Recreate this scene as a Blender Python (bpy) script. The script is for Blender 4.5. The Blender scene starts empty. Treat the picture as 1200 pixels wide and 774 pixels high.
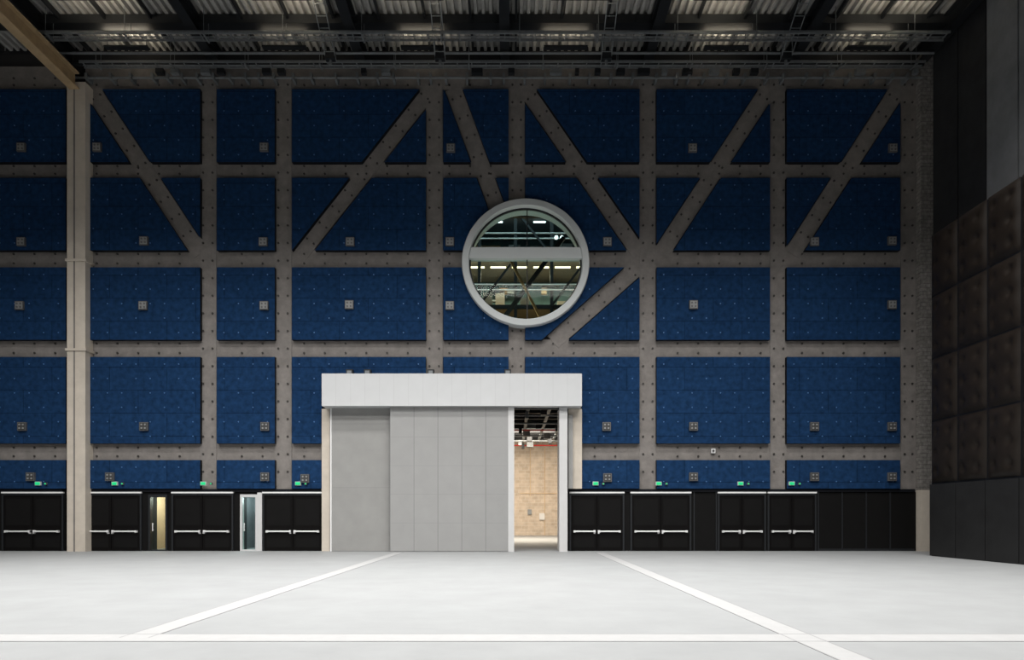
import bpy, bmesh, math, random
from mathutils import Vector
random.seed(4)
S=27.3; D=800/S; H=41/S
def W(px,py,y=0.0):
    d=(D+y)/800.0
    return ((px-600)*d, H-(py-605)*d)
def WX(px,y=0.0): return W(px,0,y)[0]
def WZ(py,y=0.0): return W(0,py,y)[1]

sc=bpy.context.scene
try:
    sc.view_settings.view_transform='Standard'
    sc.view_settings.look='None'
except Exception as e: print(e)

# ---------- materials ----------
def mat(name,col,rough=0.6,metal=0.0,var=0.0,scale=3.0,bump=0.0,bscale=30.0,emit=None,es=0.0,spec=0.5):
    m=bpy.data.materials.new(name); m.use_nodes=True
    n=m.node_tree.nodes; l=m.node_tree.links; b=n['Principled BSDF']
    b.inputs['Base Color'].default_value=(*col,1); b.inputs['Roughness'].default_value=rough
    b.inputs['Metallic'].default_value=metal; b.inputs['Specular IOR Level'].default_value=spec
    tc=n.new('ShaderNodeTexCoord')
    if var>0:
        t=n.new('ShaderNodeTexNoise'); t.inputs['Scale'].default_value=scale; t.inputs['Detail'].default_value=8
        t.inputs['Roughness'].default_value=0.65
        l.new(tc.outputs['Object'],t.inputs['Vector'])
        r=n.new('ShaderNodeMapRange'); r.inputs['From Min'].default_value=.3; r.inputs['From Max'].default_value=.7
        r.inputs['To Min'].default_value=1-var; r.inputs['To Max'].default_value=1+var
        l.new(t.outputs['Fac'],r.inputs['Value'])
        v=n.new('ShaderNodeVectorMath'); v.operation='SCALE'; v.inputs[0].default_value=col
        l.new(r.outputs[0],v.inputs['Scale']); l.new(v.outputs[0],b.inputs['Base Color'])
    if bump>0:
        t2=n.new('ShaderNodeTexNoise'); t2.inputs['Scale'].default_value=bscale; t2.inputs['Detail'].default_value=6
        l.new(tc.outputs['Object'],t2.inputs['Vector'])
        bp=n.new('ShaderNodeBump'); bp.inputs['Strength'].default_value=bump; bp.inputs['Distance'].default_value=.02
        l.new(t2.outputs['Fac'],bp.inputs['Height']); l.new(bp.outputs[0],b.inputs['Normal'])
    if emit:
        b.inputs['Emission Color'].default_value=(*emit,1); b.inputs['Emission Strength'].default_value=es
    return m
def brickmat(name,c1,c2,mortar,bw,bh,off=0.5,msize=.012,rough=.6,ox=0,oz=0,axis='xz',var=.1,bump=.3,spec=.5,vs=2.0):
    m=mat(name,c1,rough,spec=spec); n=m.node_tree.nodes; l=m.node_tree.links; b=n['Principled BSDF']
    tc=n.new('ShaderNodeTexCoord'); s=n.new('ShaderNodeSeparateXYZ'); c=n.new('ShaderNodeCombineXYZ')
    l.new(tc.outputs['Object'],s.inputs[0])
    l.new(s.outputs['X' if axis=='xz' else 'Y'],c.inputs[0]); l.new(s.outputs['Z'],c.inputs[1])
    mp=n.new('ShaderNodeMapping'); mp.inputs['Location'].default_value=(-ox,-oz,0); l.new(c.outputs[0],mp.inputs[0])
    t=n.new('ShaderNodeTexBrick'); t.offset=off; l.new(mp.outputs[0],t.inputs['Vector'])
    t.inputs['Color1'].default_value=(*c1,1); t.inputs['Color2'].default_value=(*c2,1); t.inputs['Mortar'].default_value=(*mortar,1)
    t.inputs['Scale'].default_value=1; t.inputs['Mortar Size'].default_value=msize; t.inputs['Mortar Smooth'].default_value=.2
    t.inputs['Brick Width'].default_value=bw; t.inputs['Row Height'].default_value=bh; t.inputs['Bias'].default_value=0
    ns=n.new('ShaderNodeTexNoise'); ns.inputs['Scale'].default_value=vs; ns.inputs['Detail'].default_value=6
    l.new(tc.outputs['Object'],ns.inputs['Vector'])
    r=n.new('ShaderNodeMapRange'); r.inputs['From Min'].default_value=.3; r.inputs['From Max'].default_value=.7
    r.inputs['To Min'].default_value=1-var; r.inputs['To Max'].default_value=1+var; l.new(ns.outputs['Fac'],r.inputs['Value'])
    v=n.new('ShaderNodeVectorMath'); v.operation='SCALE'; l.new(t.outputs['Color'],v.inputs[0]); l.new(r.outputs[0],v.inputs['Scale'])
    l.new(v.outputs[0],b.inputs['Base Color'])
    n2=n.new('ShaderNodeTexNoise'); n2.inputs['Scale'].default_value=9; n2.inputs['Detail'].default_value=4
    l.new(tc.outputs['Object'],n2.inputs['Vector'])
    ma=n.new('ShaderNodeMath'); ma.operation='SUBTRACT'; l.new(n2.outputs['Fac'],ma.inputs[0]); l.new(t.outputs['Fac'],ma.inputs[1])
    bp=n.new('ShaderNodeBump'); bp.inputs['Strength'].default_value=bump; bp.inputs['Distance'].default_value=.02
    l.new(ma.outputs[0],bp.inputs['Height']); l.new(bp.outputs[0],b.inputs['Normal'])
    return m

M_frame=mat('frame_concrete',(.215,.198,.186),.8,var=.2,scale=2.2,bump=.4,bscale=25,spec=.3)
M_stud=mat('frame_bolt',(.05,.046,.043),.5,.3)
M_cav=mat('cavity_dark',(.01,.01,.012),.9)
M_blue=brickmat('blue_panel',(.0108,.038,.102),(.0092,.033,.090),(.005,.019,.053),2.45,.98,.5,.014,.85,var=.28,bump=.5,spec=.06,vs=5)
M_bside=mat('panel_edge_black',(.004,.005,.008),.7,spec=.2)
M_bstud=mat('blue_stud',(.06,.15,.34),.4,.1)
M_col=mat('column_concrete',(.58,.52,.445),.8,var=.1,scale=1.5,bump=.25,spec=.3)
M_block=brickmat('block_masonry',(.25,.235,.22),(.19,.18,.165),(.13,.12,.115),.32,.16,.5,.012,.85,var=.3,bump=.6,vs=8)
M_white=mat('white_cladding',(.60,.60,.60),.5,var=.03)
M_head=brickmat('header_cladding',(.58,.59,.60),(.57,.58,.59),(.47,.47,.48),.6,4.0,0,.005,.5,ox=-7.9,var=.02,bump=.03)
M_leaf=brickmat('sliding_leaf',(.33,.33,.327),(.318,.318,.315),(.17,.17,.17),1.0,12,0,.010,.5,ox=-5.1,oz=-1,var=.03,bump=.04,spec=.3)
M_leafh=mat('leaf_joint',(.27,.27,.268),.5,spec=.3)
M_fix=brickmat('fixed_leaf',(.31,.308,.30),(.30,.298,.29),(.23,.23,.23),2.5,2.7,0,.007,.5,ox=-7.7,var=.05,bump=.04,spec=.3)
M_black=mat('door_black',(.005,.0045,.0045),.6,var=.1,spec=.08)
M_black2=mat('infill_black',(.007,.0068,.0068),.65,var=.1,spec=.1)
M_alu=mat('aluminium',(.85,.85,.85),.4,.1)
M_ring=mat('ring_white',(.54,.565,.565),.45)
M_dark=mat('dark_steel',(.018,.020,.023),.5,.3)
M_gal=mat('galvanised',(.20,.215,.225),.5,.4,var=.15,scale=6)
M_deck=mat('deck_metal',(.34,.335,.32),.6,.0,var=.2,scale=1.2,spec=.2)
M_warmbeam=mat('warm_lit_beam',(.42,.30,.17),.6,var=.15)  # tan carries the warm light on the beam, painted into its base colour
M_leather=mat('padded_brown',(.0125,.0090,.0068),.42,var=.2,scale=4,bump=.3,bscale=40,spec=.3)
M_kick=mat('base_panel_grey',(.017,.017,.0175),.5,var=.2,scale=2,spec=.22)
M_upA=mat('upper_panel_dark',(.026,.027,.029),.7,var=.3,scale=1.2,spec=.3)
M_upLit=mat('upper_panel_lit',(.20,.205,.215),.7,var=.15,scale=1.2,spec=.3)  # same cladding where light reaches it, the lit tone put into the colour
M_floor=mat('floor_screed',(.295,.303,.308),.6,var=.06,scale=.9,bump=.06,bscale=12,spec=.15)
M_line=mat('floor_line',(.385,.387,.39),.6,var=.04,scale=5,spec=.15)
M_joint=mat('floor_joint',(.25,.25,.255),.6)
M_box=mat('outlet_box',(.12,.12,.12),.5,.2)
M_boxl=mat('outlet_face',(.26,.265,.265),.5,.1)
M_boxd=mat('outlet_grille',(.05,.05,.05),.6)
M_green=mat('exit_green',(.0,.30,.10),.5,emit=(.02,.8,.3),es=.6)
M_brick=brickmat('far_brick',(.52,.44,.36),(.44,.365,.29),(.52,.46,.39),.5,.25,.5,.02,.85,var=.15,bump=.4)
M_beige=mat('beige_plaster',(.55,.42,.28),.8,var=.1)
M_lit=mat('lamp_warm',(1,.8,.5),.5,emit=(1,.75,.45),es=4)
M_litw=mat('lamp_cool',(1,1,1),.5,emit=(.85,.95,1),es=4)
M_teal=mat('teal_wall',(.06,.12,.13),.7,var=.3)
M_wood=mat('wood_warm',(.45,.27,.12),.6,var=.2)
M_shell=mat('shell_dark',(.10,.10,.105),.8,var=.1)
M_red=mat('red_part',(.5,.03,.02),.5)
g=bpy.data.materials.new('window_glass'); g.use_nodes=True; gn=g.node_tree.nodes; gl=g.node_tree.links; gn.clear()
go=gn.new('ShaderNodeOutputMaterial'); gt=gn.new('ShaderNodeBsdfTransparent'); gg=gn.new('ShaderNodeBsdfGlossy'); gm=gn.new('ShaderNodeMixShader')
gt.inputs[0].default_value=(.82,.93,.90,1); gg.inputs['Roughness'].default_value=.03; gm.inputs[0].default_value=.005
gl.new(gt.outputs[0],gm.inputs[1]); gl.new(gg.outputs[0],gm.inputs[2]); gl.new(gm.outputs[0],go.inputs[0])
M_glass=g

# ---------- builder ----------
class B:
    def __init__(s): s.bm=bmesh.new(); s.mats=[]
    def mi(s,m):
        if m not in s.mats: s.mats.append(m)
        return s.mats.index(m)
    def face(s,vs,i):
        try: f=s.bm.faces.new(vs); f.material_index=i
        except ValueError: pass
    def box(s,x0,x1,y0,y1,z0,z1,m):
        i=s.mi(m); v=[s.bm.verts.new((x,y,z)) for x in (x0,x1) for y in (y0,y1) for z in (z0,z1)]
        for q in ((0,1,3,2),(4,6,7,5),(0,4,5,1),(2,3,7,6),(0,2,6,4),(1,5,7,3)): s.face([v[k] for k in q],i)
    def prism(s,poly,y0,y1,m,ms=None,chamf=0):
        i=s.mi(m); j=s.mi(ms or m)
        a=[s.bm.verts.new((p[0],y0,p[1])) for p in poly]; b=[s.bm.verts.new((p[0],y1,p[1])) for p in poly]
        s.face(a,i); s.face(b[::-1],j)
        n=len(poly)
        for k in range(n): s.face([a[k],b[k],b[(k+1)%n],a[(k+1)%n]],j)
    def cyl(s,p0,p1,r,m,n=8):
        i=s.mi(m); p0=Vector(p0); p1=Vector(p1); d=(p1-p0).normalized()
        u=d.cross(Vector((0,0,1)) if abs(d.z)<.9 else Vector((1,0,0))).normalized(); w=d.cross(u)
        A=[s.bm.verts.new(p0+r*(math.cos(t)*u+math.sin(t)*w)) for t in [2*math.pi*k/n for k in range(n)]]
        C=[s.bm.verts.new(p1+r*(math.cos(t)*u+math.sin(t)*w)) for t in [2*math.pi*k/n for k in range(n)]]
        for k in range(n): s.face([A[k],A[(k+1)%n],C[(k+1)%n],C[k]],i)
        s.face(A[::-1],i); s.face(C,i)
    def beam(s,p0,p1,w,h,m):
        i=s.mi(m); p0=Vector(p0); p1=Vector(p1); d=(p1-p0).normalized()
        u=d.cross(Vector((0,1,0)) if abs(d.y)<.9 else Vector((1,0,0))).normalized(); q=d.cross(u)
        A=[s.bm.verts.new(p+u*a*w/2+q*b*h/2) for p in (p0,p1) for a,b in((-1,-1),(1,-1),(1,1),(-1,1))]
        for k in range(4): s.face([A[k],A[(k+1)%4],A[4+(k+1)%4],A[4+k]],i)
        s.face(A[:4],i); s.face(A[4:],i)
    def ibeam_y(s,x,y0,y1,z0,z1,w,m,t=.04):
        s.box(x-w/2,x+w/2,y0,y1,z0,z0+t,m); s.box(x-w/2,x+w/2,y0,y1,z1-t,z1,m); s.box(x-t/2,x+t/2,y0,y1,z0+t,z1-t,m)
    def obj(s,name,parent=None,smooth=False,recalc=True):
        if recalc: bmesh.ops.recalc_face_normals(s.bm,faces=s.bm.faces[:])
        me=bpy.data.meshes.new(name); s.bm.to_mesh(me); s.bm.free()
        for m in s.mats: me.materials.append(m)
        if smooth:
            for p in me.polygons: p.use_smooth=True
        o=bpy.data.objects.new(name,me); sc.collection.objects.link(o)
        if parent: o.parent=parent
        return o
def empty(name):
    e=bpy.data.objects.new(name,None); sc.collection.objects.link(e); return e

def clip(poly,nx,nz,c):
    out=[]
    for k in range(len(poly)):
        a=poly[k]; b=poly[(k+1)%len(poly)]
        da=nx*a[0]+nz*a[1]-c; db=nx*b[0]+nz*b[1]-c
        if da<=1e-9: out.append(a)
        if (da<-1e-9 and db>1e-9) or (da>1e-9 and db<-1e-9):
            t=da/(da-db); out.append((a[0]+t*(b[0]-a[0]),a[1]+t*(b[1]-a[1])))
    return out if len(out)>2 else []
def area(p): return abs(sum(p[k][0]*p[(k+1)%len(p)][1]-p[(k+1)%len(p)][0]*p[k][1] for k in range(len(p))))/2 if p else 0
def inside(poly,x,z,mar=0.0):
    sg=None
    for k in range(len(poly)):
        a=poly[k]; b=poly[(k+1)%len(poly)]; L=math.hypot(b[0]-a[0],b[1]-a[1])
        if L<1e-6: continue
        c=((b[0]-a[0])*(z-a[1])-(b[1]-a[1])*(x-a[0]))/L
        if abs(c)<mar: return False
        if sg is None: sg=c>0
        elif (c>0)!=sg: return False
    return True
def subtract(polys,conv): # conv: list of (nx,nz,c) halfplanes n.p<=c = inside
    res=[]
    for p in polys:
        cur=p
        for (nx,nz,c) in conv:
            o=clip(cur,-nx,-nz,-c)
            if area(o)>1e-4: res.append(o)
            cur=clip(cur,nx,nz,c)
            if not cur: break
    return res
CX,CZ=W(616,307,-.5); RO=75*(D-.5)/800; RI=66.5*(D-.5)/800
RC=(RO+RI)/2
circ=[(math.cos(a),math.sin(a),math.cos(a)*CX+math.sin(a)*CZ+RC) for a in [2*math.pi*k/40 for k in range(40)]]
def near(p): 
    xs=[q[0] for q in p]; zs=[q[1] for q in p]
    return not(max(xs)<CX-RC or min(xs)>CX+RC or max(zs)<CZ-RC or min(zs)>CZ+RC)
def rect(x0,x1,z0,z1): return [(x0,z0),(x1,z0),(x1,z1),(x0,z1)]
def hrect(x0,x1,z0,z1): return [(-1,0,-x0),(1,0,x1),(0,-1,-z0),(0,1,z1)]
PORT=hrect(WX(377,-.3)-.01,WX(682,-.3)+.01,-1,6.32)
def cutc(polys,port=True):
    r=[]
    for p in polys: r+= subtract([p],circ) if near(p) else [p]
    if port: r=subtract(r,PORT)
    return r

ZT=21.9; XL=-30.0; XR=17.9; YF=-42.0
# ---------- wall back ----------
b=B(); polys=[rect(XL,XR,0,ZT)]
holes=[hrect(0.05,2.1,-1,6.3),hrect(*[WX(177),WX(197)],-1,2.35),hrect(WX(284),WX(302),-1,2.35)]
for h in holes: polys=subtract(polys,h)
polys=cutc(polys,False)
for p in polys: b.prism(p,.08,.5,M_cav)
b.obj('wall_back')

# frame members
b=B(); st=B()
def member(px_poly,y):
    ps=cutc([[W(a,c,0) for a,c in px_poly]])
    for p in ps: b.prism(p,y,.08,M_frame)
verts=[(234,254),(322,342),(499,519),(596,615),(749,769),(902,922),(1055,1073)]
ptop,pbot=78,576
def stud(px,py,y,r=.048,m=M_stud,bb=None):
    x,z=W(px,py,0)
    if math.hypot(x-CX,z-CZ)<RO+.05 or (377<px<683 and py>436): return
    (bb or st).cyl((x,y-.03,z),(x,y+.01,z),r,m,6)
for a,c in verts:
    member([(a,ptop),(c,ptop),(c,pbot),(a,pbot)],-.03)
    for k in range(24):
        py=100+k*20.6
        if py<570:
            stud(a+4.5,py,-.03); stud(c-4.5,py,-.03)
hor=[(78,105),(190,209),(293,314),(398,419),(520,540)]
for a,c in hor:
    segs=[(-215,78),(100,1073)]
    for s0,s1 in segs: member([(s0,a),(s1,a),(s1,c),(s0,c)],0)
    px=-8
    while px<1068:
        if not any(v0-6<px<v1+6 for v0,v1 in verts) and not 74<px<104:
            stud(px,c-5,0); stud(px,a+5 if a>80 else 92,0)
        px+=24.3
diags={'d1':((107,104),(235,298),(1,),(0,1)),'d2':((505,104),(352,298),(3,),(0,1)),'d3':((531,104),(584,248),(4,),(0,1)),
 'd4':((616,104),(750,298),(5,),(0,1)),'d5':((750,311),(648,401),(5,),(2,)),'d6':((901,104),(774,298),(6,),(0,1)),'d7':((1053,104),(928,298),(7,),(0,1))}
HW=9.5
for k,(p0,p1,_,_) in diags.items():
    dx,dy=p1[0]-p0[0],p1[1]-p0[1]; L=math.hypot(dx,dy); nx,ny=-dy/L,dx/L
    member([(p0[0]+nx*HW,p0[1]+ny*HW),(p1[0]+nx*HW,p1[1]+ny*HW),(p1[0]-nx*HW,p1[1]-ny*HW),(p0[0]-nx*HW,p0[1]-ny*HW)],-.015)
    t=12
    while t<L-8:
        for s in (-5,5): stud(p0[0]+dx*t/L+nx*s,p0[1]+dy*t/L+ny*s,-.015)
        t+=24
fr=b.obj('structural_frame')
st.obj('bolts',fr)

# ---------- blue panels ----------
cols=[(-60,77),(101,234.5),(254,322),(342,499),(519.5,596),(615.5,749.5),(769.5,902.5),(922,1055)]
rows=[(104.5,190),(208.5,293.5),(313.5,398.5),(418.5,520),(539.5,573)]
extra=(-213,-70)
PY=-.22
for ci,(x0,x1) in enumerate([*cols,extra]):
    for ri,(y0,y1) in enumerate(rows):
        polys=[[(x0,y0),(x1,y0),(x1,y1),(x0,y1)]]
        for k,(p0,p1,cs,rs) in diags.items():
            if ci in cs and ri in rs:
                dx,dy=p1[0]-p0[0],p1[1]-p0[1]; L=math.hypot(dx,dy); nx,ny=-dy/L,dx/L; c=nx*p0[0]+ny*p0[1]
                polys=[q for p in polys for q in (clip(p,nx,ny,c-HW-1),clip(p,-nx,-ny,-(c+HW+1))) if area(q)>60]
        wp=[[W(a,c,PY) for a,c in p] for p in polys]
        b=B()
        for p in wp:
            for q in cutc([p]): b.prism(q,PY,.078,M_blue,M_bside)
            nxs=max(2,round((x1-x0)/17)); nys=max(1,round((y1-y0)/16))
            for i in range(nxs):
                for j in range(nys):
                    if (i+j*2)%3==1: continue
                    sx=x0+(x1-x0)*(i+.5)/nxs; sy=y0+(y1-y0)*(j+.5)/nys
                    if 370<sx<690 and sy>434: continue
                    X,Z=W(sx,sy,PY)
                    if inside(p,X,Z,.12) and math.hypot(X-CX,Z-CZ)>RO+.1:
                        b.cyl((X,PY-.012,Z),(X,PY+.01,Z),.03,M_bstud,6)
        if b.bm.faces: b.obj('acoustic_panel')
        else: b.bm.free()

# outlet boxes
ob=[(24,172),(113,172),(309,172),(528,173),(812,173),(1047,173),(24,283),(168,282),(308,283),(410,283),(527,283),(712,283),(955,283),(1046,282),
(22,358),(167,358),(309,358),(409,357),(527,358),(813,357),(1046,357),(25,500),(168,500),(310,500),(711,500),(813,500),(955,500),(1046,500),
(35,559),(128,559),(310,559),(357,561),(712,560),(813,559),(955,559),(1046,559)]
for px,py in ob:
    x,z=W(px,py,PY-.1); b=B(); s=.18
    b.box(x-s,x+s,PY-.1,PY-.001,z-s,z+s,M_box)
    b.box(x-s*.82,x+s*.82,PY-.112,PY-.1,z-s*.82,z+s*.82,M_boxl if py<480 else M_boxd)
    for dx in(-.075,.075):
        for dz in(-.075,.075): b.cyl((x+dx,PY-.13,z+dz),(x+dx,PY-.112,z+dz),.04,M_box if py<480 else M_boxl,10)
    b.obj('power_outlet_box')

# ---------- columns ----------
b=B(); y0=-.55
x0=WX(78.5,y0); x1=WX(100,y0)
b.box(x0,x1,y0,-.01,0,WZ(96,y0)-.0,M_col)
b.box(x0-.05,x1+.05,y0-.05,-.01,WZ(410,y0)-.05,WZ(410,y0)+.05,M_col)
b.box(x0-.05,x1+.05,y0-.05,-.01,WZ(305,y0)-.05,WZ(305,y0)+.05,M_col)
b.box(x0+.28,x0+.34,y0-.02,y0,0,19.8,M_frame)
b.obj('concrete_column')
b=B(); b.box(WX(1073)+.01,XR-.01,-.35,.07,2.6,21.1,M_block); b.box(WX(1072)+.02,XR-.01,-.4,.07,0,2.6,M_col); b.obj('block_pier')
b=B(); b.ibeam_y(WX(88,y0),YF+1,-.6,19.45,20.15,.42,M_warmbeam,.06); b.obj('crane_runway_beam')

# ---------- round window ----------
e=empty('window_1')
def lathe(prof,m,name,n=96):
    bb=B(); i=bb.mi(m); rings=[]
    for r,y in prof:
        rings.append([bb.bm.verts.new((CX+r*math.cos(2*math.pi*k/n),y,CZ+r*math.sin(2*math.pi*k/n))) for k in range(n)])
    for q in range(len(prof)-1):
        for k in range(n): bb.face([rings[q][k],rings[q][(k+1)%n],rings[q+1][(k+1)%n],rings[q+1][k]],i)
    o=bb.obj(name,e); return o
lathe([(RO,.1),(RO,-.45),(RO-.03,-.5),(RI+.03,-.5),(RI,-.45),(RI,.5)],M_ring,'ring_frame')
lathe([(RI,-.22),(RI-.06,-.22),(RI-.06,-.12),(RI,-.12)],M_dark,'gasket')
def disc_poly(r,z0,z1,n=64):
    p=[(CX+r*math.cos(2*math.pi*k/n),CZ+r*math.sin(2*math.pi*k/n)) for k in range(n)]
    p=clip(p,0,-1,-z0); return clip(p,0,1,z1)
b=B(); b.prism(disc_poly(RI,WZ(303,-.4),WZ(290,-.4)),-.42,-.05,M_ring); b.obj('transom',e)
b=B(); b.prism(disc_poly(RI-.02,-99,99),-.19,-.17,M_glass); b.obj('glass_pane',e)
b=B(); b.box(CX+.05,CX+.09,-.24,-.12,CZ-RI+.03,CZ+RI-.03,M_dark); b.obj('mullion',e)

# ---------- upper gallery room behind round window ----------
b=B()
ux0,ux1,uy0,uy1,uz0,uz1=-9,9.5,.5,14,9.0,21.5
b.box(ux0,ux1,uy1,uy1+.2,uz0,uz1,M_teal); b.box(ux0-.2,ux0,uy0,uy1,uz0,uz1,M_teal); b.box(ux1,ux1+.2,uy0,uy1,uz0,uz1,M_teal)
b.box(ux0,ux1,uy0,uy1,uz0-.2,uz0,M_shell); b.box(ux0,ux1,uy0,uy1,uz1,uz1+.2,M_dark)
b.obj('wall_gallery')
e2=empty('gallery_structure')
b=B()
for z in (13.3,16.3,18.9): 
    b.box(ux0,ux1,9.5,13.9,z,z+.12,M_gal if z!=13.3 else M_wood); b.box(ux0,ux1,9.35,9.5,z-.05,z+.17,M_dark)
for k in range(9):
    x=ux0+1+k*2.05; b.beam((x,9.4,9.1),(x,9.4,21.3),.18,.2,M_dark)
for k in range(8):
    x=ux0+1+k*2.05
    if k%2: b.beam((x,9.3,13.4),(x+2.05,9.3,16.1),.12,.12,M_dark)
    else: b.beam((x,9.3,18.8),(x+2.05,9.3,16.2),.12,.12,M_dark)
b.beam((-1.5,5,10),(2.6,5,15.5),.2,.2,M_dark); b.beam((2.0,4,10),(-.4,4,14.6),.12,.12,M_wood)
for z in (14.3,14.6,17.2,17.5): b.cyl((ux0,9.3,z),(ux1,9.3,z),.035,M_alu,6)
for y in (3,6): b.box(ux0,ux1,y,y+.25,16.4+y*.1,16.65+y*.1,M_dark)
for k in range(24):
    x=ux0+.5+k*.75; b.box(x,x+.55,12,12.5,13.42,13.7+random.random()*1.6,random.choice([M_wood,M_white,M_gal,M_beige,M_dark]))
for k in range(60):
    x=-8+random.random()*16; z=random.choice([13.8,14.3,14.9,15.4,15.7,17.0,17.6,18.2]); b.box(x,x+random.uniform(.2,1.2),13.3,13.6,z,z+random.uniform(.05,.4),random.choice([M_wood,M_gal,M_beige,M_white,M_dark]))
b.obj('beams',e2)
b=B()
for k in range(10):
    x=-5+k*1.25; b.box(x,x+.9,10.4,10.5,15.95,16.02,M_lit)
    if k%2: b.box(x,x+.7,10.4,10.5,18.6,18.66,M_litw)
for cx_,cz_ in ((2.35,16.3),(-1.7,16.75),(2.8,15.3)):
    b.cyl((cx_,6.9,cz_),(cx_,7.0,cz_),.09,M_litw,10); b.cyl((cx_+.3,6.9,cz_),(cx_+.3,7.0,cz_),.09,M_litw,10)
b.obj('strip_lamps',e2)

# ---------- lower adjoining room ----------
b=B()
b.box(-5,8,23,23.2,0,8.6,M_brick); b.obj('wall_far_room')
b=B(); b.box(-5.2,-5,.5,23.2,0,8.6,M_brick); b.obj('wall_far_room_left')
b=B(); b.box(8,8.2,.5,23.2,0,8.6,M_brick); b.obj('wall_far_room_right')
b=B(); b.box(-5.2,8.2,.5,23.2,8.6,8.75,M_dark); b.obj('ceiling_far_room')
b=B()
for k in range(10):
    y=2+k*2.2; b.box(-4.95,7.95,y,y+.2,7.2,7.7,M_dark)
for x in (.8,1.9,2.9,3.6): b.cyl((x,1,6.9),(x,22.9,6.9),.09,M_gal)
for k in range(7):
    y=3+k*3; b.cyl((-4.95,y,6.7),(7.95,y,6.7),.05,M_red if k%3==0 else M_gal)
for k in range(14):
    y=4+k*1.3; x=random.uniform(.2,3.2); b.box(x,x+random.uniform(.15,.5),y,y+.3,6.45,6.8,random.choice([M_dark,M_dark,M_gal]))
b.obj('service_pipes')
b=B()
b.cyl((2.5,22.95,0),(2.5,22.95,6.8),.03,M_beige); b.cyl((1.4,22.95,3),(1.4,22.95,6.8),.03,M_beige)
b.box(1.2,1.5,22.85,22.99,1.6,2.0,M_gal); b.box(2.1,2.5,22.85,22.99,1.2,1.7,M_white); b.box(.6,3.8,22.9,22.99,3.2,3.25,M_beige)
b.obj('electrical_conduit')

# ---------- portal ----------
e3=empty('sliding_door_portal')
hy=-1.0
hx0=WX(377,hy); hx1=WX(682,hy); hz1=WZ(438,hy); hz0=WZ(476,hy)
b=B(); b.box(hx0,hx1,hy,.0-.23,hz0,hz1,M_head); b.obj('header',e3)
b=B(); b.box(WX(457,-.75),WX(595.5,-.75),-.75,-.6,.02,hz0-.01,M_leaf)
for z in (1.2,2.4,3.6,4.8): b.box(WX(457,-.75)+.02,WX(595.5,-.75)-.02,-.7505,-.75,z,z+.012,M_leafh)
b.obj('sliding_leaf',e3)
b=B(); b.box(WX(387,-.4),WX(470,-.4),-.4,-.25,.01,hz0-.01,M_fix); b.box(WX(387,-.4),WX(387,-.4)+.06,-.42,-.24,0,hz0-.01,M_alu); b.obj('fixed_leaf',e3)
b=B()
b.box(WX(595.5,-.78),WX(602.5,-.78),-.78,-.55,0,hz0-.01,M_white); b.box(WX(655.5,-.7),WX(665,-.7),-.7,.5,0,hz0-.01,M_white)
b.box(WX(587),0.04,-.55,.5,0,hz0-.01,M_white)
b.box(0.05,WX(655.5,-.7),-.5,-.4,6.0,hz0-.01,M_dark)
b.obj('jambs',e3)
b=B(); b.box(WX(666,-.3),WX(682,-.3),-.3,.07,2.66,hz0-.01,M_col); b.box(WX(377,-.3),WX(386.5,-.3),-.3,.07,0,hz0-.01,M_col)
b.box(WX(666,-.3),WX(671,-.3),-.45,-.3,2.66,hz0-.3,M_fix); b.obj('side_posts',e3)
for px in (410,431,505,595):
    b=B(); x=WX(px,-.5); b.box(x-.14,x+.14,-.6,-.35,hz1,hz1+.26,M_dark); b.box(x-.09,x+.09,-.63,-.6,hz1+.05,hz1+.2,M_gal); b.obj('junction_box')

# ---------- door band ----------
zt=WZ(577)
b=B()
spans=[(-215,78),(100,176),(198,283),(303,381),(665.5,1072)]
for a,c in spans: b.box(WX(a),WX(c),-.08,.079,0,zt,M_black2)
for a,c in ((176,198),(283,303)): b.box(WX(a),WX(c),-.08,.079,2.3,zt,M_black2)
b.box(WX(-215),WX(78)-.1,-.14,.07,zt,zt+.12,M_bside); b.box(WX(100)+.05,WX(377),-.14,.07,zt,zt+.12,M_bside); b.box(WX(665.5),WX(1070),-.14,.07,zt,zt+.12,M_bside)
for px in (812,838,957,985,1013,1041): b.box(WX(px),WX(px)+.05,-.11,-.08,0,zt,M_dark)
b.box(WX(958),WX(1070),-.1,-.08,.0,.1,M_dark)
b.obj('door_surround')
doors=[(-80,-8),(5,77),(97,168),(203,275),(309,380),(667,731),(738,809),(840,896),(898,955)]
dtop=2.38
for di,(a,c) in enumerate(doors):
    e4=empty('door_%d'%(di+1)); x0=WX(a); x1=WX(c); xm=(x0+x1)/2
    b=B(); w=.07
    b.box(x0,x0+w,-.16,-.08,0,dtop+.08,M_dark); b.box(x1-w,x1,-.16,-.08,0,dtop+.08,M_dark); b.box(x0+w,x1-w,-.16,-.08,dtop,dtop+.08,M_dark)
    b.box(x0-.0,x1,-.19,-.08,dtop+.085,dtop+.15,M_alu); b.obj('frame',e4)
    for nm,l,r in(('leaf_1',x0+w,xm-.01),('leaf_2',xm+.01,x1-w)):
        b=B(); b.box(l,r,-.13,-.085,.01,dtop-.01,M_black)
        b.box(l+.1,r-.1,-.135,-.13,.15,.75,M_black2); b.box(l+.1,r-.1,-.135,-.13,1.1,dtop-.15,M_black2); b.obj(nm,e4)
        b=B(); zb=.84
        ll,rr=(l+.12,r-.08) if nm=='leaf_1' else (l+.08,r-.12)
        b.cyl((ll,-.24,zb),(rr,-.24,zb),.032,M_alu,8)
        b.box(ll-.02,ll+.06,-.25,-.13,zb-.05,zb+.04,M_alu); b.box(rr-.06,rr+.02,-.25,-.13,zb-.05,zb+.04,M_alu)
        k=rr if nm=='leaf_1' else ll
        b.box(k-.05,k+.02,-.2,-.13,zb-.1,zb+.05,M_alu)
        b.obj('push_bar_'+nm[-1],e4)
    
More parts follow.
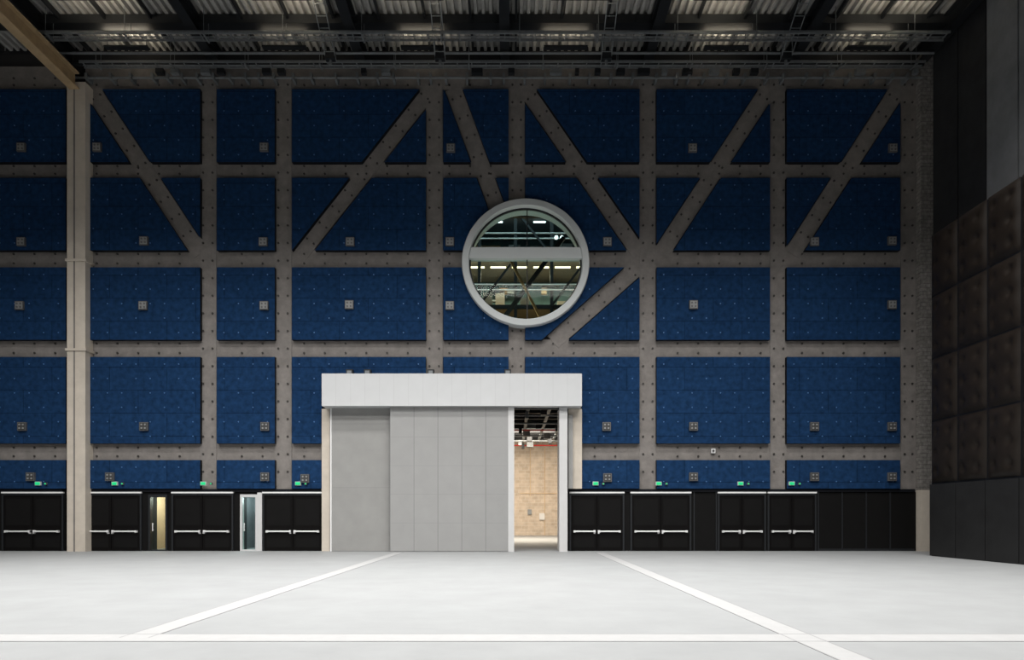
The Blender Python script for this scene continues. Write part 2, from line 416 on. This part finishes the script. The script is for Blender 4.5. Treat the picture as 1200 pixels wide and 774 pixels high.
# glazed narrow doors
for i,(a,c,mf,mi_,lc,pw) in enumerate(((176,198,M_dark,M_beige,(1,.9,.82),95),(283,303,M_white,M_gal,(.95,.96,1),110))):
    e5=empty('door_%d'%(10+i)); x0=WX(a); x1=WX(c); b=B()
    b.box(x0,x0+.08,-.16,.08,0,2.42,mf); b.box(x1-.08,x1,-.16,.08,0,2.42,mf); b.box(x0+.08,x1-.08,-.16,.08,2.3,2.42,mf); b.box(x0+.08,x1-.08,-.12,.06,0,.06,mf)
    if i==1: b.box(x1,x1+.2,-.15,-.07,0,2.5,M_white)
    b.obj('frame',e5)
    b=B(); b.box(x0+.08,x1-.08,-.03,-.015,.06,2.3,M_glass); b.obj('glass_pane',e5)
    b=B(); b.cyl((x0+.15,-.09,.85),(x0+.15,-.09,1.2),.02,M_alu); b.cyl((x0+.15,-.09,.9),(x0+.15,-.03,.9),.015,M_alu); b.cyl((x0+.15,-.09,1.15),(x0+.15,-.03,1.15),.015,M_alu); b.obj('pull_handle',e5)
    b=B(); q0,q1=x0-.6,x1+.6
    b.box(q0,q1,3,3.1,0,2.6,mi_); b.box(q0-.1,q0,.5,3.1,0,2.6,mi_); b.box(q1,q1+.1,.5,3.1,0,2.6,mi_); b.box(q0,q1,.5,3.1,2.6,2.7,M_white)
    b.box(q0+.1,q0+.9,2.9,3,.9,1.6,M_white if i==0 else M_dark)
    b.obj('wall_vestibule_%d'%(i+1))
    ld=bpy.data.lights.new('vestibule_light','POINT'); ld.energy=pw; ld.color=lc; ld.shadow_soft_size=.15
    lo=bpy.data.objects.new('vestibule_light',ld); lo.location=((x0+x1)/2,1.6,2.3); sc.collection.objects.link(lo)

for px in (44,134,238,349,698,772,868,928):
    b=B(); x,z=W(px,567,-.3); b.box(x-.10,x+.10,-.32,-.221,z-.06,z+.06,M_green); b.box(x-.12,x+.12,-.3,-.221,z-.08,z+.08,M_white); b.obj('exit_sign')
    b=B(); b.box(x+.28,x+.38,-.3,-.221,z-.06,z+.04,M_box); b.cyl((x+.33,-.33,z-.01),(x+.33,-.3,z-.01),.03,M_green); b.obj('door_sounder')
b=B(); x,z=W(835,529,0); b.box(x-.09,x+.09,-.12,-.031,z-.1,z+.1,M_white); b.cyl((x,-.14,z),(x,-.12,z),.05,M_boxd); b.obj('smoke_sensor')

# ---------- right walls ----------
XP=15.65
YE=-3.65
b=B(); 
b.box(XR,XR+.3,YF,.5,0,ZT,M_cav); b.obj('wall_right')
b=B(); y=-.42; k=0
while y>YF+2:
    m=M_upA if k<2 else M_upLit
    b.box(XR-.08,XR-.002,y-1.6+.04,y-.0,.0,ZT-.7,m)
    y-=1.63; k+=1
b.obj('upper_wall_cladding')
b=B(); b.box(XP+.125,XR-.09,YF+1,YE,0,12.0,M_bside)
b.obj('padded_wall_backing')
b=B(); i=b.mi(M_leather); pw=1.51; ph=2.335; zb=2.72
NU,NV=22,32
y=YE; 
for c in range(18):
    for r in range(4):
        vs=[]
        for a in range(NU+1):
            row=[]
            for q in range(NV+1):
                u=a/NU; v=q/NV
                off=.15*(1-abs(2*u-1)**5)*(1-abs(2*v-1)**7)
                for cu in (.25,.75):
                    for cv in (.18,.5,.82):
                        dd=((u-cu)*pw)**2+((v-cv)*ph)**2
                        off-=.055*math.exp(-dd/.010)+.05*math.exp(-dd/.05)
                row.append(b.bm.verts.new((XP+.12-max(off,0),y-.03-u*(pw-.06),zb+r*ph+.03+v*(ph-.06))))
            vs.append(row)
        for a in range(NU):
            for q in range(NV): b.face([vs[a][q],vs[a][q+1],vs[a+1][q+1],vs[a+1][q]],i)
    y-=pw
b.obj('padded_acoustic_panels',smooth=True)
b=B(); y=YE
for c in range(22):
    b.box(XP+.04,XP+.12,y-pw+.03,y-.01,.02,zb-.04,M_kick); y-=pw
b.obj('base_panels')

# ---------- other shell ----------
b=B(); b.box(XL,XR+.3,YF,.5,-.2,0,M_floor); b.box(-5.2,8.2,.5,23.2,-.2,0,M_floor); b.box(XL,-5.2,.5,3.2,-.2,0,M_floor); b.obj('floor')
b=B(); b.box(XL-.3,XL,YF,.5,0,ZT,M_shell); b.obj('wall_left')
b=B(); b.box(XL-.3,XR+.3,YF-.3,YF,0,ZT,M_shell); b.obj('wall_front')
# floor lines
yl=-(D-800*H/143)
b=B()
for xc,ye in ((-4.65,yl),(3.58,-38)): 
    b.box(xc-.17,xc+.17,ye,-1.4,0,.004,M_line)
    for s in(-.19,.17): b.box(xc+s,xc+s+.02,ye,-1.4,0,.005,M_joint)
b.box(XL+.5,15,yl-.24,yl+.24,0,.0045,M_line)
for s in(-.26,.24): b.box(XL+.5,15,yl+s,yl+s+.02,0,.0055,M_joint)
b.obj('floor_marking_lines')

# ---------- ceiling ----------
b=B(); i=b.mi(M_deck); P=.30; x=XL; z0,z1=21.52,21.70; pts=[]
while x<XR:
    pts+= [(x,z0),(x+.12,z0),(x+.14,z1),(x+.28,z1)]; x+=P
va=[b.bm.verts.new((p[0],.07,p[1])) for p in pts]; vb=[b.bm.verts.new((p[0],YF,p[1])) for p in pts]
for k in range(len(pts)-1): b.face([va[k],va[k+1],vb[k+1],vb[k]],i)
b.box(XL,XR,YF,.5,ZT,ZT+.2,M_dark)
b.obj('ceiling',recalc=False)
b=B()
for px in (-85,85,255,425,592,757,925,1075):
    b.ibeam_y(WX(px),YF+.1,.0,20.75,21.45,.40,M_dark)
for y in (-1.9,-5.0,-8,-14,-20,-26,-32,-38): b.box(XL,XR-.1,y-.22,y+.22,21.15,21.5,M_dark)
for k in range(26):
    x=XL+1+k*1.82
    b.box(x,x+.08,-6,-.2,21.3,21.5,M_dark)
b.obj('roof_beams')
def tray(name,y,z,x0,x1,w=.45,rods=True):
    b=B()
    for yy in (y-w/2,y+w/2): b.box(x0,x1,yy-.02,yy+.02,z-.05,z+.05,M_gal)
    x=x0+.1
    while x<x1: b.box(x,x+.04,y-w/2,y+w/2,z-.03,z,M_gal); x+=.6
    for o in (-.1,.1): b.cyl((x0,y+o,z+.03),(x1,y+o,z+.03),.025,M_gal,6)
    x=x0+.7
    while x<x1 and rods:
        b.cyl((x,y-w/2,z),(x,y-w/2,21.5),.012,M_gal,5); b.cyl((x,y+w/2,z),(x,y+w/2,21.5),.012,M_gal,5)
        b.box(x-.03,x+.03,y-w/2-.05,y+w/2+.05,z-.1,z-.06,M_gal); x+=3.1
    b.obj(name)
tray('cable_tray',-2.3,20.5,-19,17.2,.45)
tray('cable_tray',-.75,20.4,-18,17.2,.35)
tray('cable_tray',-5.2,20.4,-19,17.2)
b=B()
for y,z,r in ((-.35,20.1,.05),(-.45,20.6,.07),(-1.15,20.6,.05)):
    b.cyl((-19,y,z),(17.4,y,z),r,M_gal if r<.065 else M_dark,8)
x=-18
while x<17:
    y=-.35; z=20.1
    b.box(x-.05,x+.05,-.5,-.03,z-.12,z+.12,M_gal); 
    if random.random()<.6: b.box(x+.2,x+.2+random.uniform(.15,.5),-.6,-.4,z+.05,z+.25,random.choice([M_dark,M_gal,M_dark]))
    x+=random.uniform(.5,1.1)
b.obj('service_pipe_run')
for px in (398,520,705,905):
    b=B(); x=WX(px)
    for dx in(-.2,.2): b.cyl((x+dx,-1.3,20.1),(x+dx,-3.6,21.4),.02,M_gal,6); b.cyl((x+dx,-1.6,20.2),(x+dx,-1.6,21.2),.02,M_gal,6)
    for k in range(7): b.cyl((x-.2,-1.3-k*.37,20.1+k*.21),(x+.2,-1.3-k*.37,20.1+k*.21),.015,M_gal,6)
    b.box(x-.2,x+.2,-1.6,-1.35,20.1,20.4,M_dark); b.cyl((x,-1.45,19.9),(x,-1.45,20.1),.06,M_gal)
    b.obj('chain_hoist')
# linear uplights washing the corrugated deck
def area_l(name,loc,rot,sx,sy,e,col=(1,1,1),spread=180):
    ld=bpy.data.lights.new(name,'AREA'); ld.shape='RECTANGLE'; ld.size=sx; ld.size_y=sy; ld.energy=e; ld.color=col; ld.spread=math.radians(spread)
    lo=bpy.data.objects.new(name,ld); lo.location=loc; lo.rotation_euler=[math.radians(a) for a in rot]; sc.collection.objects.link(lo)
for px,y,en,ln in ((55,-3.9,75,1.7),(165,-3.9,90,2.2),(365,-3.9,90,2.2),(500,-3.9,22,2.2),(670,-3.9,25,2.2),(815,-3.9,90,2.2),(1005,-3.9,110,2.6),
                   (168,-1.25,32,1.8),(345,-1.25,10,1.8),(500,-1.25,16,1.8),(660,-1.25,16,1.8),(840,-1.25,20,1.8),(1000,-1.25,18,1.8)):
    x=WX(px); z=20.85 if y<-2 else 20.8
    b=B(); b.box(x-ln/2,x+ln/2,y-.12,y+.12,z-.07,z-.01,M_dark)
    for s in (-1,1): b.cyl((x+s*(ln/2-.1),y,z-.04),(x+s*(ln/2-.1),y,21.5),.012,M_dark,5)
    b.obj('roof_uplight')
    area_l('roof_uplight_lamp',(x,y,z),(180-(20 if y<-2 else 0),0,0),ln,.2,en,(1,.87,.66),150)

# ---------- lights ----------
area_l('high_bay_lamp_row',(-3,-9,19.6),(0,0,0),36,1.5,2300,(1,.98,.95),112)
area_l('high_bay_lamp_row',(-3,-17,19.6),(8,0,0),36,1.5,4000,(1,.98,.95),116)
area_l('high_bay_lamp_row',(-3,-26,19.6),(18,0,0),36,1.5,3700,(1,.98,.95),122)
area_l('far_room_lamp',(1,14,6.2),(25,0,0),4,8,1900,(1,.88,.72))
area_l('gallery_lamp',(0,12,16),(0,0,0),12,1,430,(1,.82,.60))
area_l('gallery_lamp',(0,7,20.9),(0,0,0),8,1,330,(.7,.9,1))
area_l('gallery_lamp',(0,4,9.3),(160,0,0),8,1,190,(1,.88,.72))
w=bpy.data.worlds.new('world'); sc.world=w; w.use_nodes=True
w.node_tree.nodes['Background'].inputs[0].default_value=(.8,.88,1,1); w.node_tree.nodes['Background'].inputs[1].default_value=.15

# ---------- camera ----------
cd=bpy.data.cameras.new('camera'); cd.sensor_width=36; cd.lens=24; cd.shift_y=218/1200; cd.clip_end=300
co=bpy.data.objects.new('camera',cd); co.location=(0,-D,H); co.rotation_euler=(math.pi/2,0,0); sc.collection.objects.link(co); sc.camera=co
